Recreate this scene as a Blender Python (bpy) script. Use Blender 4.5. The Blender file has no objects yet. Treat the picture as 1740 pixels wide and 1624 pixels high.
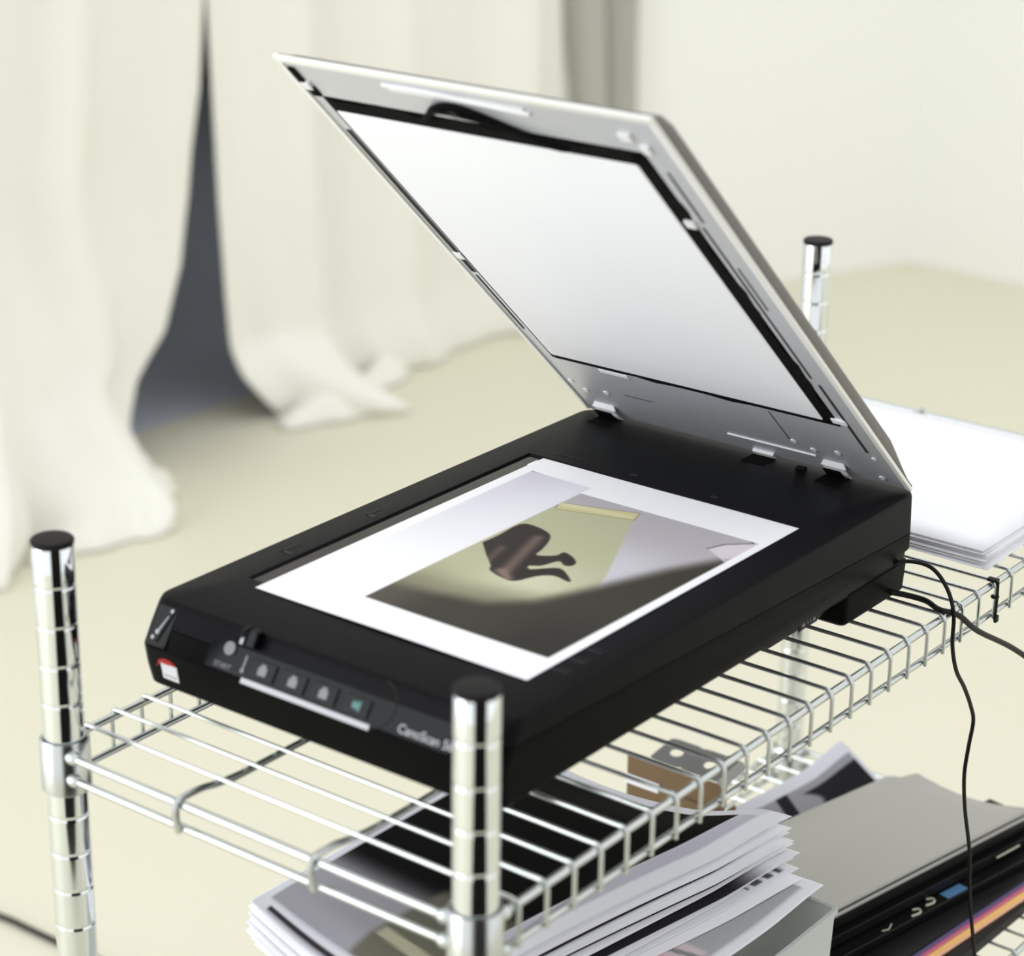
import bpy, bmesh, math, random
import numpy as np
from mathutils import Matrix, Vector
S = 0.001                                   # everything below is written in millimetres
SC = bpy.context.scene
COL = SC.collection
random.seed(7)

# ------------------------------------------------------------------ camera
cd = bpy.data.cameras.new('camera'); cam = bpy.data.objects.new('camera', cd); COL.objects.link(cam)
r = Vector((0.60907808, -0.79303193, 0.01114676)); u = Vector((0.2746877, 0.22411335, 0.93505073)); d = Vector((0.74402323, 0.56645703, -0.35433865))
M = Matrix.Identity(4)
for i in range(3):
    M[i][0] = r[i]; M[i][1] = u[i]; M[i][2] = -d[i]
M[0][3] = -0.86570877; M[1][3] = -0.67978416; M[2][3] = 0.66812649
cam.matrix_world = M
cd.sensor_width = 36.0; cd.sensor_fit = 'HORIZONTAL'; cd.lens = 36.0 * 4045.53 / 1740.0
cd.clip_start = 0.05; cd.clip_end = 60
cd.dof.use_dof = True; cd.dof.focus_distance = 1.66; cd.dof.aperture_fstop = 5.6
SC.camera = cam
# ------------------------------------------------------------------ world, lights, exposure
W = bpy.data.worlds.new('studio_daylight'); SC.world = W; W.use_nodes = True
W.node_tree.nodes['Background'].inputs[0].default_value = (0.972, 0.985, 1.0, 1)
W.node_tree.nodes['Background'].inputs[1].default_value = 1.0
def area(name, loc, target, sx, sy, energy, colr):
    l = bpy.data.lights.new(name, 'AREA'); l.shape = 'RECTANGLE'; l.size = sx; l.size_y = sy; l.energy = energy; l.color = colr
    o = bpy.data.objects.new(name, l); COL.objects.link(o); o.location = loc
    o.rotation_euler = (Vector(target) - Vector(loc)).to_track_quat('-Z', 'Y').to_euler()
    return o
area('window_light', (-2.3, 2.0, 0.55), (0.2, 0.1, 0.1), 2.2, 2.6, 42, (0.93, 0.97, 1.0))
SC.view_settings.view_transform = 'Standard'; SC.view_settings.look = 'None'
SC.view_settings.exposure = 0.36; SC.view_settings.gamma = 1.0; SC.view_settings.use_curve_mapping = False

# ------------------------------------------------------------------ materials
def srgb(c):
    return tuple(((v/255)/12.92 if v/255 <= .04045 else ((v/255+.055)/1.055)**2.4) for v in c)
def mat(name, col, rough=.5, metal=0., spec=.5, noise=.0, nscale=30., bump=0., bscale=200., trans=0., aniso=0., alpha=1., attr=None, coat=0., sss=0., emit=0.):
    m = bpy.data.materials.new(name); m.use_nodes = True; nt = m.node_tree; b = nt.nodes['Principled BSDF']
    c = srgb(col)
    b.inputs['Base Color'].default_value = (*c, 1); b.inputs['Roughness'].default_value = rough
    b.inputs['Metallic'].default_value = metal; b.inputs['Specular IOR Level'].default_value = spec
    b.inputs['Transmission Weight'].default_value = trans; b.inputs['Coat Weight'].default_value = coat
    b.inputs['Alpha'].default_value = alpha
    tc = nt.nodes.new('ShaderNodeTexCoord')
    if attr:
        a = nt.nodes.new('ShaderNodeAttribute'); a.attribute_name = attr
        nt.links.new(a.outputs['Color'], b.inputs['Base Color'])
    else:
        n = nt.nodes.new('ShaderNodeTexNoise'); n.inputs['Scale'].default_value = nscale; n.inputs['Detail'].default_value = 4
        nt.links.new(tc.outputs['Object'], n.inputs['Vector'])
        mx = nt.nodes.new('ShaderNodeMix'); mx.data_type = 'RGBA'
        mx.inputs[6].default_value = (*[v*(1-noise) for v in c], 1); mx.inputs[7].default_value = (*[min(1, v*(1+noise)) for v in c], 1)
        nt.links.new(n.outputs['Fac'], mx.inputs[0]); nt.links.new(mx.outputs[2], b.inputs['Base Color'])
    if bump:
        n2 = nt.nodes.new('ShaderNodeTexNoise'); n2.inputs['Scale'].default_value = bscale
        nt.links.new(tc.outputs['Object'], n2.inputs['Vector'])
        bp = nt.nodes.new('ShaderNodeBump'); bp.inputs['Strength'].default_value = bump; bp.inputs['Distance'].default_value = .001
        nt.links.new(n2.outputs['Fac'], bp.inputs['Height']); nt.links.new(bp.outputs['Normal'], b.inputs['Normal'])
    return m
M_floor = mat('painted_floor', (224, 220, 200), .55, spec=.3, noise=.03, nscale=1.5)
M_wall = mat('white_wall', (242, 242, 238), .9, spec=.2, noise=.015, nscale=1.2)
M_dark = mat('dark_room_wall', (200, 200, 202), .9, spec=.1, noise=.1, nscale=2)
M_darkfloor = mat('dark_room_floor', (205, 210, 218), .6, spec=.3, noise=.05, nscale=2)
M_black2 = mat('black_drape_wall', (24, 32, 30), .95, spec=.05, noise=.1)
M_addeddark = mat('added_charcoal', (22, 21, 20), .9, spec=.1, noise=.1)  # for the dark wall and floor area added out of view
M_curtain = mat('cream_curtain', (238, 237, 229), .95, spec=.05, noise=.012, nscale=3, bump=.15, bscale=400)
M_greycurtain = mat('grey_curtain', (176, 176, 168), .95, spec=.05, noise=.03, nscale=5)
M_chrome = mat('chrome', (198, 202, 200), .24, 1.0, noise=.02, nscale=60)
M_post = mat('post_chrome', (226, 230, 230), .08, 1.0, noise=.02, nscale=60)
M_cap = mat('black_cap', (24, 21, 21), .5, spec=.15, noise=.05)
M_black = mat('scanner_black', (16, 16, 18), .45, spec=.07, noise=.08, nscale=60, bump=.05, bscale=1500)
M_blackside = mat('scanner_side_black', (8, 8, 8), .38, spec=.04, noise=.08, nscale=60)
M_gloss = mat('gloss_black', (7, 8, 12), .16, spec=.13, noise=.05)
M_groove = mat('groove_black', (6, 6, 6), .8, spec=.1, noise=.1)
M_glass = mat('scan_glass', (34, 28, 27), .08, spec=.25, noise=.02)
M_lidgrey = mat('lid_grey', (116, 113, 106), .5, spec=.3, noise=.04, nscale=400)
M_rim = mat('lid_rim_cream', (240, 240, 234), .35, spec=.4, noise=.01)
M_plate = mat('lid_plate_silver', (206, 208, 213), .38, .35, spec=.4, noise=.05, nscale=300)
M_plateedge = mat('white_plastic', (240, 240, 242), .35, spec=.4, noise=.01)
M_mat = mat('white_backing', (247, 248, 252), .5, spec=.2, noise=.005)
M_foam = mat('black_foam', (14, 13, 13), .9, spec=.1, noise=.1)
M_strap = mat('grey_strap', (44, 42, 40), .7, spec=.2, noise=.1)
M_paper = mat('white_paper', (247, 247, 251), .7, spec=.15, noise=.006)
M_print = mat('printed_paper', (255, 255, 255), .4, spec=.1, attr='ink')
M_printmatte = mat('printed_paper_matte', (255, 255, 255), .8, spec=.04, attr='ink')
M_silver = mat('silver_print', (186, 188, 193), .35, spec=.4, noise=.02)
M_icon = mat('grey_icon', (128, 128, 132), .5, noise=.02)
M_teal = mat('teal_icon', (84, 134, 128), .5, noise=.02)
M_button = mat('button_black', (33, 33, 36), .4, spec=.15, noise=.03)
M_red = mat('red_badge', (190, 40, 36), .5, noise=.03)
M_white = mat('white_badge', (240, 240, 245), .5, noise=.01)
M_cable = mat('black_cable', (12, 12, 12), .4, spec=.2, noise=.1)
M_frost = mat('frosted_plastic', (226, 230, 228), .45, spec=.4, trans=.45, noise=.01)
M_kraft = mat('brown_card', (122, 102, 78), .85, spec=.1, noise=.05, nscale=80)
M_greycard = mat('grey_card', (150, 150, 150), .7, spec=.2, noise=.03)
M_felt = mat('grey_sleeve', (186, 185, 178), .8, spec=.15, noise=.04, nscale=250, bump=.2, bscale=900)
M_binder = mat('black_binder', (12, 11, 12), .35, spec=.2, noise=.1)
M_blue = mat('blue_label', (86, 132, 180), .6, noise=.03)
M_yel = mat('yellow_page', (246, 206, 120), .6, noise=.03)
M_pink = mat('pink_page', (206, 110, 140), .6, noise=.03)
M_purple = mat('purple_page', (96, 86, 130), .6, noise=.03)
M_peach = mat('peach_page', (250, 198, 160), .6, noise=.03)
M_beige = mat('beige_page', (206, 204, 184), .7, noise=.03)

# ------------------------------------------------------------------ helpers
def link_bm(name, bm, m, parent=None, smooth=False):
    me = bpy.data.meshes.new(name); bmesh.ops.recalc_face_normals(bm, faces=bm.faces[:]); bm.to_mesh(me); bm.free()
    me.materials.append(m)
    if smooth:
        me.shade_smooth()
        me.set_sharp_from_angle(angle=math.radians(38))
    o = bpy.data.objects.new(name, me); COL.objects.link(o)
    if parent: o.parent = parent
    return o
def tag(o, label, cat, group=None, kind=None):
    if label: o['label'] = label
    if cat: o['category'] = cat
    if group: o['group'] = group
    if kind: o['kind'] = kind
    return o
def thing(name, label, cat, group=None):
    o = bpy.data.objects.new(name, None); o.empty_display_size = .05; COL.objects.link(o)
    return tag(o, label, cat, group)
def structure(o): o['kind'] = 'structure'; return o
ident = lambda p: p
def V(p): return Vector((p[0]*S, p[1]*S, p[2]*S))
def box(bm, x0, x1, y0, y1, z0, z1, T=ident, bev=0.):
    vs = [bm.verts.new(V(T((x, y, z)))) for z in (z0, z1) for y in (y0, y1) for x in (x0, x1)]
    fs = [bm.faces.new([vs[i] for i in q]) for q in ((0,2,3,1),(4,5,7,6),(0,1,5,4),(2,6,7,3),(0,4,6,2),(1,3,7,5))]
    if bev:
        es = set(e for f in fs for e in f.edges)
        bmesh.ops.bevel(bm, geom=list(es), offset=bev*S, segments=2, affect='EDGES', profile=.6)
def rr(x0, x1, y0, y1, rad, k=5, sub=0):
    pts = []
    for cx, cy, a0 in ((x1-rad, y1-rad, 0), (x0+rad, y1-rad, 90), (x0+rad, y0+rad, 180), (x1-rad, y0+rad, 270)):
        for i in range(k+1):
            a = math.radians(a0 + 90*i/k); pts.append((cx+rad*math.cos(a), cy+rad*math.sin(a)))
    if sub:
        out = []
        for j, p in enumerate(pts):
            out.append(p); q = pts[(j+1) % len(pts)]
            if j % (k+1) == k: out += [(p[0]+(q[0]-p[0])*i/(sub+1), p[1]+(q[1]-p[1])*i/(sub+1)) for i in range(1, sub+1)]
        pts = out
    return pts
def loft(bm, levels, T=ident, k=5, cap0=True, cap1=True, sub=0):
    rings = []
    for lv in levels:
        x0, x1, y0, y1, z, rad = lv
        rings.append([bm.verts.new(V(T((x, y, z(x, y) if callable(z) else z)))) for x, y in rr(x0, x1, y0, y1, rad, k, sub)])
    n = len(rings[0])
    for a, b in zip(rings, rings[1:]):
        for i in range(n): bm.faces.new((a[i], a[(i+1) % n], b[(i+1) % n], b[i]))
    if cap0: bm.faces.new(rings[0][::-1])
    if cap1: bm.faces.new(rings[-1])
def tube(bm, pts, rad, seg=8, cap=True, T=ident):
    P = [Vector(T(p)) for p in pts]; rings = []
    t0 = (P[1]-P[0]).normalized(); up = Vector((0, 0, 1)) if abs(t0.z) < .9 else Vector((1, 0, 0))
    nrm = t0.cross(up).normalized()
    for i, p in enumerate(P):
        t = (P[min(i+1, len(P)-1)] - P[max(i-1, 0)]).normalized()
        nrm = (nrm - t*nrm.dot(t)).normalized(); bi = t.cross(nrm)
        rr_ = rad[i] if isinstance(rad, (list, tuple)) else rad
        rings.append([bm.verts.new((p + rr_*(math.cos(2*math.pi*j/seg)*nrm + math.sin(2*math.pi*j/seg)*bi))*S) for j in range(seg)])
    for a, b in zip(rings, rings[1:]):
        for j in range(seg): bm.faces.new((a[j], a[(j+1) % seg], b[(j+1) % seg], b[j]))
    if cap: bm.faces.new(rings[0][::-1]); bm.faces.new(rings[-1])
def lathe(bm, prof, cx, cy, seg=32, cap=True):
    rings = [[bm.verts.new(V((cx+rad*math.cos(2*math.pi*j/seg), cy+rad*math.sin(2*math.pi*j/seg), z))) for j in range(seg)] for rad, z in prof]
    for a, b in zip(rings, rings[1:]):
        for j in range(seg): bm.faces.new((a[j], a[(j+1) % seg], b[(j+1) % seg], b[j]))
    if cap: bm.faces.new(rings[0][::-1]); bm.faces.new(rings[-1])
def smooth_path(pts, n=10):
    out = []; P = [Vector(p) for p in pts]; P = [2*P[0]-P[1]] + P + [2*P[-1]-P[-2]]
    for i in range(1, len(P)-2):
        for k in range(n):
            t = k/n; a, b, c, e = P[i-1:i+3]
            out.append(.5*((2*b) + (-a+c)*t + (2*a-5*b+4*c-e)*t*t + (-a+3*b-3*c+e)*t**3))
    out.append(P[-2]); return out
def curve_text(name, txt, size, m, parent, org, ex, ey, shear=0.):
    cu = bpy.data.curves.new(name, 'FONT'); cu.body = txt; cu.size = 1; cu.extrude = .012; cu.shear = shear; cu.resolution_u = 3
    ob = bpy.data.objects.new(name, cu); COL.objects.link(ob)
    bpy.context.view_layer.update()
    me = bpy.data.meshes.new_from_object(ob.evaluated_get(bpy.context.evaluated_depsgraph_get())); bpy.data.objects.remove(ob)
    ex = Vector(ex).normalized(); ey = Vector(ey).normalized(); n = ex.cross(ey)
    for v in me.vertices:
        v.co = (Vector(org) + ex*v.co.x*size + ey*v.co.y*size + n*(v.co.z*size+.12))*S
    me.materials.clear(); me.materials.append(m); me.name = name
    o = bpy.data.objects.new(name, me); COL.objects.link(o); o.parent = parent; return o
def grid(name, fn, nu, nv, m, parent=None, ink=None, thick=0.15, smooth=True):
    """open cloth or paper: fn(s,t)->(x,y,z) mm, arrays in and out; given a real thickness"""
    s, t = np.meshgrid(np.linspace(0, 1, nu), np.linspace(0, 1, nv))
    x, y, z = fn(s.ravel(), t.ravel())
    x = np.broadcast_to(x, s.ravel().shape); y = np.broadcast_to(y, x.shape); z = np.broadcast_to(z, x.shape)
    co = np.stack([x, y, z], 1)*S
    idx = np.arange(nu*nv).reshape(nv, nu)
    f = np.stack([idx[:-1, :-1], idx[:-1, 1:], idx[1:, 1:], idx[1:, :-1]], -1).reshape(-1, 4)
    me = bpy.data.meshes.new(name); me.from_pydata(co.tolist(), [], f.tolist())
    if ink is not None:
        c = ink(s.ravel(), t.ravel()); ca = me.color_attributes.new('ink', 'FLOAT_COLOR', 'POINT')
        c = np.clip(c/255, 0, 1); c = np.where(c <= .04045, c/12.92, ((c+.055)/1.055)**2.4)
        ca.data.foreach_set('color', np.concatenate([c, np.ones((len(c), 1))], 1).astype(np.float32).ravel())
    me.materials.append(m)
    if smooth: me.shade_smooth()
    o = bpy.data.objects.new(name, me); COL.objects.link(o)
    if parent: o.parent = parent
    if thick:
        md = o.modifiers.new('thickness', 'SOLIDIFY'); md.thickness = thick*S; md.offset = 0
    return o
def sstep(a, b, x): t = np.clip((x-a)/(b-a), 0, 1); return t*t*(3-2*t)
def sdist(px, py, poly):
    """signed distance to a polygon (negative inside)"""
    P = np.array(poly, float); n = len(P); dmin = np.full(px.shape, 1e9); ins = np.zeros(px.shape, bool)
    for i in range(n):
        a = P[i]; b = P[(i+1) % n]; e = b-a; wx = px-a[0]; wy = py-a[1]
        h = np.clip((wx*e[0]+wy*e[1])/(e@e), 0, 1); dmin = np.minimum(dmin, np.hypot(wx-e[0]*h, wy-e[1]*h))
        c = (a[1] > py) != (b[1] > py)
        with np.errstate(divide='ignore', invalid='ignore'):
            ins ^= c & (px < (b[0]-a[0])*(py-a[1])/(b[1]-a[1]) + a[0])
    return np.where(ins, -dmin, dmin)
def paint(c, colr, mask): return c*(1-mask[:, None]) + np.array(colr, float)*mask[:, None]

# ================================================================== THE ROOM
FZ = -750.
bm = bmesh.new(); box(bm, -3200, 4400, -3600, 2230, FZ-60, FZ); structure(link_bm('floor', bm, M_floor))
bm = bmesh.new(); fq = [(-235, -1683), (-1529, -743), (-1180, -270), (110, -1210)]
lo_ = [bm.verts.new(V((x, y, FZ))) for x, y in fq]; hi_ = [bm.verts.new(V((x, y, FZ+4))) for x, y in fq]; bm.faces.new(lo_[::-1]); bm.faces.new(hi_)
for i in range(4): bm.faces.new((lo_[i], lo_[(i+1) % 4], hi_[(i+1) % 4], hi_[i]))
structure(link_bm('added_dark_floor', bm, M_addeddark))  # dark floor area added behind the camera to darken the posts' reflections
bm = bmesh.new(); box(bm, 300, 4400, 2231, 4700, FZ-60, FZ); structure(link_bm('floor_dark_room', bm, M_darkfloor))
def wall(name, a, b, th, z1, m):
    ax, ay = a; bx, by = b; L = math.hypot(bx-ax, by-ay); nx, ny = -(by-ay)/L*th, (bx-ax)/L*th
    bm = bmesh.new(); q = [(ax, ay), (bx, by), (bx+nx, by+ny), (ax+nx, ay+ny)]
    lo = [bm.verts.new(V((x, y, FZ))) for x, y in q]; hi = [bm.verts.new(V((x, y, z1))) for x, y in q]
    for i in range(4): bm.faces.new((lo[i], lo[(i+1) % 4], hi[(i+1) % 4], hi[i]))
    bm.faces.new(lo[::-1]); bm.faces.new(hi)
    return structure(link_bm(name, bm, m))
wall('wall_left', (2850, 2130), (3747, 1728), 120, 1900, M_wall)
wall('wall_right', (3747, 1728), (3700, -1500), 120, 1900, M_wall)
wall('added_dark_wall', (-235, -1683), (-1529, -743), 120, 1900, M_addeddark)  # added behind the camera, unseen; puts a dark stripe in the chrome posts
# unlit room seen through the gap between the curtains
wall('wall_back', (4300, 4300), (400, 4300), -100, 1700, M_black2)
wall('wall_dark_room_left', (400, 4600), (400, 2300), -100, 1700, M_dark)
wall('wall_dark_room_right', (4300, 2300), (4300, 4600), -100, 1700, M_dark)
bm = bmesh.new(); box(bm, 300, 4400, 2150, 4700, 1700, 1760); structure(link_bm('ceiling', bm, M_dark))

# ------------------------------------------------------------------ curtains
def interp(z, tab): zz = [q[0] for q in tab]; return np.interp(z, zz, [q[1] for q in tab])
LR = [(-750, 1660), (-720, 1690), (-660, 1722), (-598, 1757), (-533, 1837), (-431, 1892), (-320, 1922), (-236, 1937), (-140, 1960), (5, 1977), (900, 2040), (1700, 2040)]
def left_curtain(s, t):
    z = 1700*(1-t)**1.0 + FZ*t
    z = 1700 - (1700-FZ)*t
    low = sstep(-200, -760, z)
    xr = interp(z, LR); xl = 520 + 0*z
    x = xl + (xr-xl)*s
    # folds sweep towards the puddle at the right
    ph = s*9.5*math.pi*(1-.12*low) + .8*np.sin(3*s+1)
    amp = (26 + 16*np.sin(7.3*s)**2)*sstep(1, .86, s)
    y = 2160 + amp*np.sin(ph) + .35*amp*np.sin(2.3*ph+1.)
    fwd = 40 + 190*sstep(1.02, .55, s)
    y -= fwd*low**1.6; y -= 20
    # a bunched roll lying on the floor
    lump = np.exp(-((s-.86)/.085)**2)
    k = sstep(-560, -735, z)
    y -= 185*lump*k + 12*np.sin(s*90)*k
    x += 55*lump*k + 10*np.sin(ph*2+z/40)*k
    z = z + 1.5
    return x, y, np.maximum(z, FZ+2)
c = thing('curtain', 'long cream curtain left of the dark gap, pooling in a bunched heap on the floor', 'curtain', 'cream curtains')
grid('cloth', left_curtain, 340, 240, M_curtain, c, thick=3)
def heap(cx, cy, rx, ry, h, rot, seed):
    def f(s, t):
        a = s*2*math.pi; q = t
        rad = 1 + .16*np.sin(3*a+seed) + .10*np.sin(7*a+2*seed)
        x = rx*np.cos(a)*rad*q; y = ry*np.sin(a)*rad*q
        X = cx + x*math.cos(rot) - y*math.sin(rot); Y = cy + x*math.sin(rot) + y*math.cos(rot)
        z = FZ + 3 + h*(1-q**2.2)*(1+.32*np.sin(x/17+seed+.5*np.sin(y/25))*q + .18*np.sin(y/13+x/40))
        return X, Y, np.maximum(z, FZ+2)
    return f
grid('bunched_hem', heap(1580, 1945, 118, 62, 66, .35, 1.3), 80, 30, M_curtain, c, thick=2)
grid('bunched_hem', heap(1500, 1925, 130, 52, 40, -.15, 4.1), 80, 30, M_curtain, c, thick=2)
grid('bunched_hem', heap(1725, 2085, 60, 34, 40, .9, 2.1), 60, 24, M_curtain, c, thick=2)

RL = [(-750, 2090), (-732, 2068), (-700, 2045), (-665, 2025), (-600, 2015), (-531, 2009), (-350, 1998), (-145, 1991), (3, 1986), (900, 1975), (1700, 1975)]
def right_curtain(s, t):
    z = 1700 - (1700-FZ)*t
    low = sstep(-250, -760, z)
    xl = interp(z, RL); x = xl + (2950-xl)*s
    ph = s*6.4*math.pi + .9*np.sin(4*s)
    amp = (15 + 13*np.sin(5*s+.5)**2)*sstep(-.02, .12, s)
    y = 2140 + amp*np.sin(ph+.6) - 55*s + .4*amp*np.sin(2.2*ph)
    k = sstep(-600, -748, z); lump = np.exp(-((s-.12)/.085)**2)
    y -= 170*lump*k + 20*k
    x += 60*lump*k + 8*np.sin(s*60)*k
    return x, y, np.maximum(z+1.5, FZ+2)
c = thing('curtain', 'long cream curtain right of the dark gap, behind the raised scanner lid', 'curtain', 'cream curtains')
grid('cloth', right_curtain, 300, 220, M_curtain, c, thick=3)
grid('bunched_hem', heap(2165, 2035, 115, 52, 52, -.35, 3.2), 80, 30, M_curtain, c, thick=2)
grid('bunched_hem', heap(2350, 2085, 120, 30, 34, .25, 5.2), 80, 30, M_curtain, c, thick=2)
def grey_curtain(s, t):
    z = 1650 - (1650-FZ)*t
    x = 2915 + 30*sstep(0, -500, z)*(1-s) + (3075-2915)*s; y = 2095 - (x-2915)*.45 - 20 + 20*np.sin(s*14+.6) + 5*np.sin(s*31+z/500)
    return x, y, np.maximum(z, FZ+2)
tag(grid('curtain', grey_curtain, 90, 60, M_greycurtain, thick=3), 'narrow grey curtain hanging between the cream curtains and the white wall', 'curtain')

# black cable on the floor at the far left
bm = bmesh.new(); tube(bm, smooth_path([(560, 1420, FZ+5), (622, 1250, FZ+5), (638, 1180, FZ+5), (640, 1134, FZ+5), (641, 1087, FZ+5), (644, 1016, FZ+5), (640, 900, FZ+5), (600, 700, FZ+5)]), 3.4)
tag(link_bm('floor_cable', bm, M_cable, smooth=True), 'black cable lying on the cream floor behind the left post', 'cable')

# ================================================================== WIRE SHELVING
XL, YW, RO = 876.1, 318.0, 7.4
shelf = thing('wire_shelving', 'chrome wire shelving unit on four grooved posts carrying the flatbed scanner', 'shelving')
post_prof = [(11.2, FZ+40)]
z = 134.5 - 26 - 25.4*32
while z < 130:
    post_prof += [(12.7, z-2.0), (12.7, z-1.1), (12.3, z-.5), (12.3, z+.5), (12.7, z+1.1), (12.7, z+2.0)]; z += 25.4
post_prof += [(12.7, 133.0), (12.2, 134.0)]
post_prof = [q for q in post_prof if q[1] > FZ+45 or q[0] == 11.2]
post_prof[0] = (12.7, FZ+44)
def make_post(src=None):
    bm = bmesh.new(); lathe(bm, post_prof, 0, 0, 40); po = link_bm('post', bm, M_post, shelf, True)
    bm = bmesh.new(); lathe(bm, [(11.6, 130), (12.6, 134.1), (12.9, 134.8), (12.9, 136.2), (12.0, 137.2), (7, 137.6)], 0, 0, 32); link_bm('post_cap', bm, M_cap, po, True)
    bm = bmesh.new(); lathe(bm, [(17, FZ), (19, FZ+3), (19, FZ+9), (7, FZ+14), (6, FZ+34), (13.4, FZ+36), (13.4, FZ+50)], 0, 0, 24); link_bm('levelling_foot', bm, M_cap, po, True)
    return po
def dup_part(src, loc):
    c = src.copy(); COL.objects.link(c); c.parent = src.parent; c.location = loc
    for ch in list(src.children):
        g = ch.copy(); COL.objects.link(g); g.parent = c
    return c
p0 = make_post()
for x, y in ((0, YW), (XL, YW), (XL, 0)): dup_part(p0, (x*S, y*S, 0))
def make_tier(z0):
    bm = bmesh.new()                                              # the two-rail frame
    for y in (-RO, YW+RO):
        tube(bm, [(13, y, z0), (XL-13, y, z0)], 2.6, 10); tube(bm, [(13, y, z0-23), (XL-13, y, z0-23)], 2.4, 10)
    for x in (-RO, XL+RO):
        tube(bm, [(x, 13, z0), (x, YW-13, z0)], 2.6, 10); tube(bm, [(x, 13, z0-15), (x, YW-13, z0-15)], 2.4, 10)
    fr = link_bm('shelf_frame', bm, M_chrome, shelf, True)
    bm = bmesh.new(); w = 1.4; o = RO+2.6+w-.4                    # one cross wire, bent down over both long rails
    half = [(YW/2, 4.2), (30, 4.2), (14, 4.1), (2, 4.0), (-RO+2, 4.0), (-RO, 3.9), (-RO-2.4, 2.8), (-o, -.6), (-o, -8), (-o, -25)]
    pts = [(0, YW-y, z0+z) for y, z in half[::-1]] + [(0, y, z0+z) for y, z in half[1:]]
    tube(bm, pts, w, 8); first = link_bm('cross_wire', bm, M_chrome, fr, True)
    x = 23.66; first.location.x = x*S
    for i in range(1, 34):
        c = first.copy(); COL.objects.link(c); c.parent = fr; c.location.x = (x+25.4*i)*S
    for yy in (107, 212):                                         # stiffening wires running lengthwise under the cross wires
        bm = bmesh.new()
        e = [(-RO-2.6, -17), (-RO-4.6, -8), (-RO-4.2, 0), (-RO-1, 3.4), (8, 3.6), (20, 1.5), (38, -.4), (60, -.9), (90, -.9)]
        pts = [(a, yy, z0+b) for a, b in e] + [(XL-a, yy, z0+b) for a, b in e[::-1]]
        tube(bm, smooth_path(pts, 4), 2.2, 8)
        link_bm('stiffener_wire', bm, M_chrome, fr, True)
    bm = bmesh.new(); lathe(bm, [(12.9, z0+7), (14.4, z0+8), (15.2, z0+7), (15.6, z0-26), (14.6, z0-27), (12.9, z0-26.5)], 0, 0, 36, cap=False)
    for ang, dz in ((0, 0), (0, -23), (1, 0), (1, -15)):
        pt = (13.5, -RO, z0+dz) if ang == 0 else (-RO, 13.5, z0+dz)
        dr = (1, 0) if ang == 0 else (0, 1)
        tube(bm, [(pt[0]-3*dr[0], pt[1]-3*dr[1], pt[2]), pt, (pt[0]+3*dr[0], pt[1]+3*dr[1], pt[2]), (pt[0]+6*dr[0], pt[1]+6*dr[1], pt[2])], [3.0, 4.3, 4.3, 2.7], 12)
    cb = link_bm('corner_collar', bm, M_chrome, fr, True)
    for x, y, sx, sy in ((0, YW, 1, -1), (XL, YW, -1, -1), (XL, 0, -1, 1)):
        bm = bmesh.new(); bm.from_mesh(cb.data)
        for v in bm.verts: v.co.x *= sx; v.co.y *= sy; v.co.x += x*S; v.co.y += y*S
        link_bm('corner_collar', bm, M_chrome, fr, True)
    return fr
tier1 = make_tier(0.0); tier2 = make_tier(-355.0)

# black cable tie around one wire of the long rail
bm = bmesh.new(); xw = 23.66+25.4*22; yo = -RO-3.45
tube(bm, [(xw+2.2*math.cos(a), yo+2.2*math.sin(a), -8+0*a) for a in [i*math.pi/6 for i in range(13)]], 1.1, 6, cap=False)
tube(bm, [(xw, yo-1.4, 3.5), (xw, yo-1.7, -8), (xw, yo-1.4, -24)], 1.2, 6)
box(bm, xw-2.4, xw+2.4, -RO-5, -RO+3, 3.3, 5.6, bev=.5); box(bm, xw-2.2, xw+2.2, yo-3.6, yo-1.2, -27, -22, bev=.5)
tag(link_bm('cable_tie', bm, M_cable), 'small black cable tie wrapped on the long shelf rail right of the scanner', 'cable tie')

# ================================================================== FLATBED SCANNER
sc = thing('flatbed_scanner', 'black flatbed scanner with its pale grey lid propped open on the top shelf', 'scanner')
zs = lambda dz: (lambda x, y: 72.5 - .034*(x-50) + dz)          # shell joint slopes down towards the hinge
bm = bmesh.new()
loft(bm, [(58, 523, 31, 303, 28, 10), (56, 524, 29.5, 304.5, 29.5, 11), (53.5, 526, 28.2, 305.8, 42, 11), (52, 527.3, 27.6, 306.4, zs(-18), 11), (53.4, 527.8, 27.2, 306.8, zs(-16.6), 11), (59.2, 527.6, 27.2, 306.8, zs(-6.0), 11)], cap1=True)
link_bm('lower_shell', bm, M_blackside, sc, True)
bm = bmesh.new()
fxz = lambda z: 51 + (z-53)*17/27
loft(bm, [(60.0, 526.5, 28.2, 305.8, zs(-6.4), 11), (59.7, 527.8, 27.2, 306.8, zs(-5.4), 11), (66.3, 526.6, 27, 307, 77.6, 12), (68.2, 525.8, 27.6, 306.4, 80.0, 12), (70.0, 524, 29.0, 305, 80.8, 12),
          (124, 416, 60, 280.5, 80.8, 1.2), (125.5, 415, 61.2, 279.4, 79.0, 1.2)], cap0=True, cap1=True)
link_bm('upper_shell', bm, M_black, sc, True)
bm = bmesh.new(); box(bm, 126, 414.6, 61.8, 279, 79.02, 79.3); link_bm('scan_glass', bm, M_glass, sc)
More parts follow.
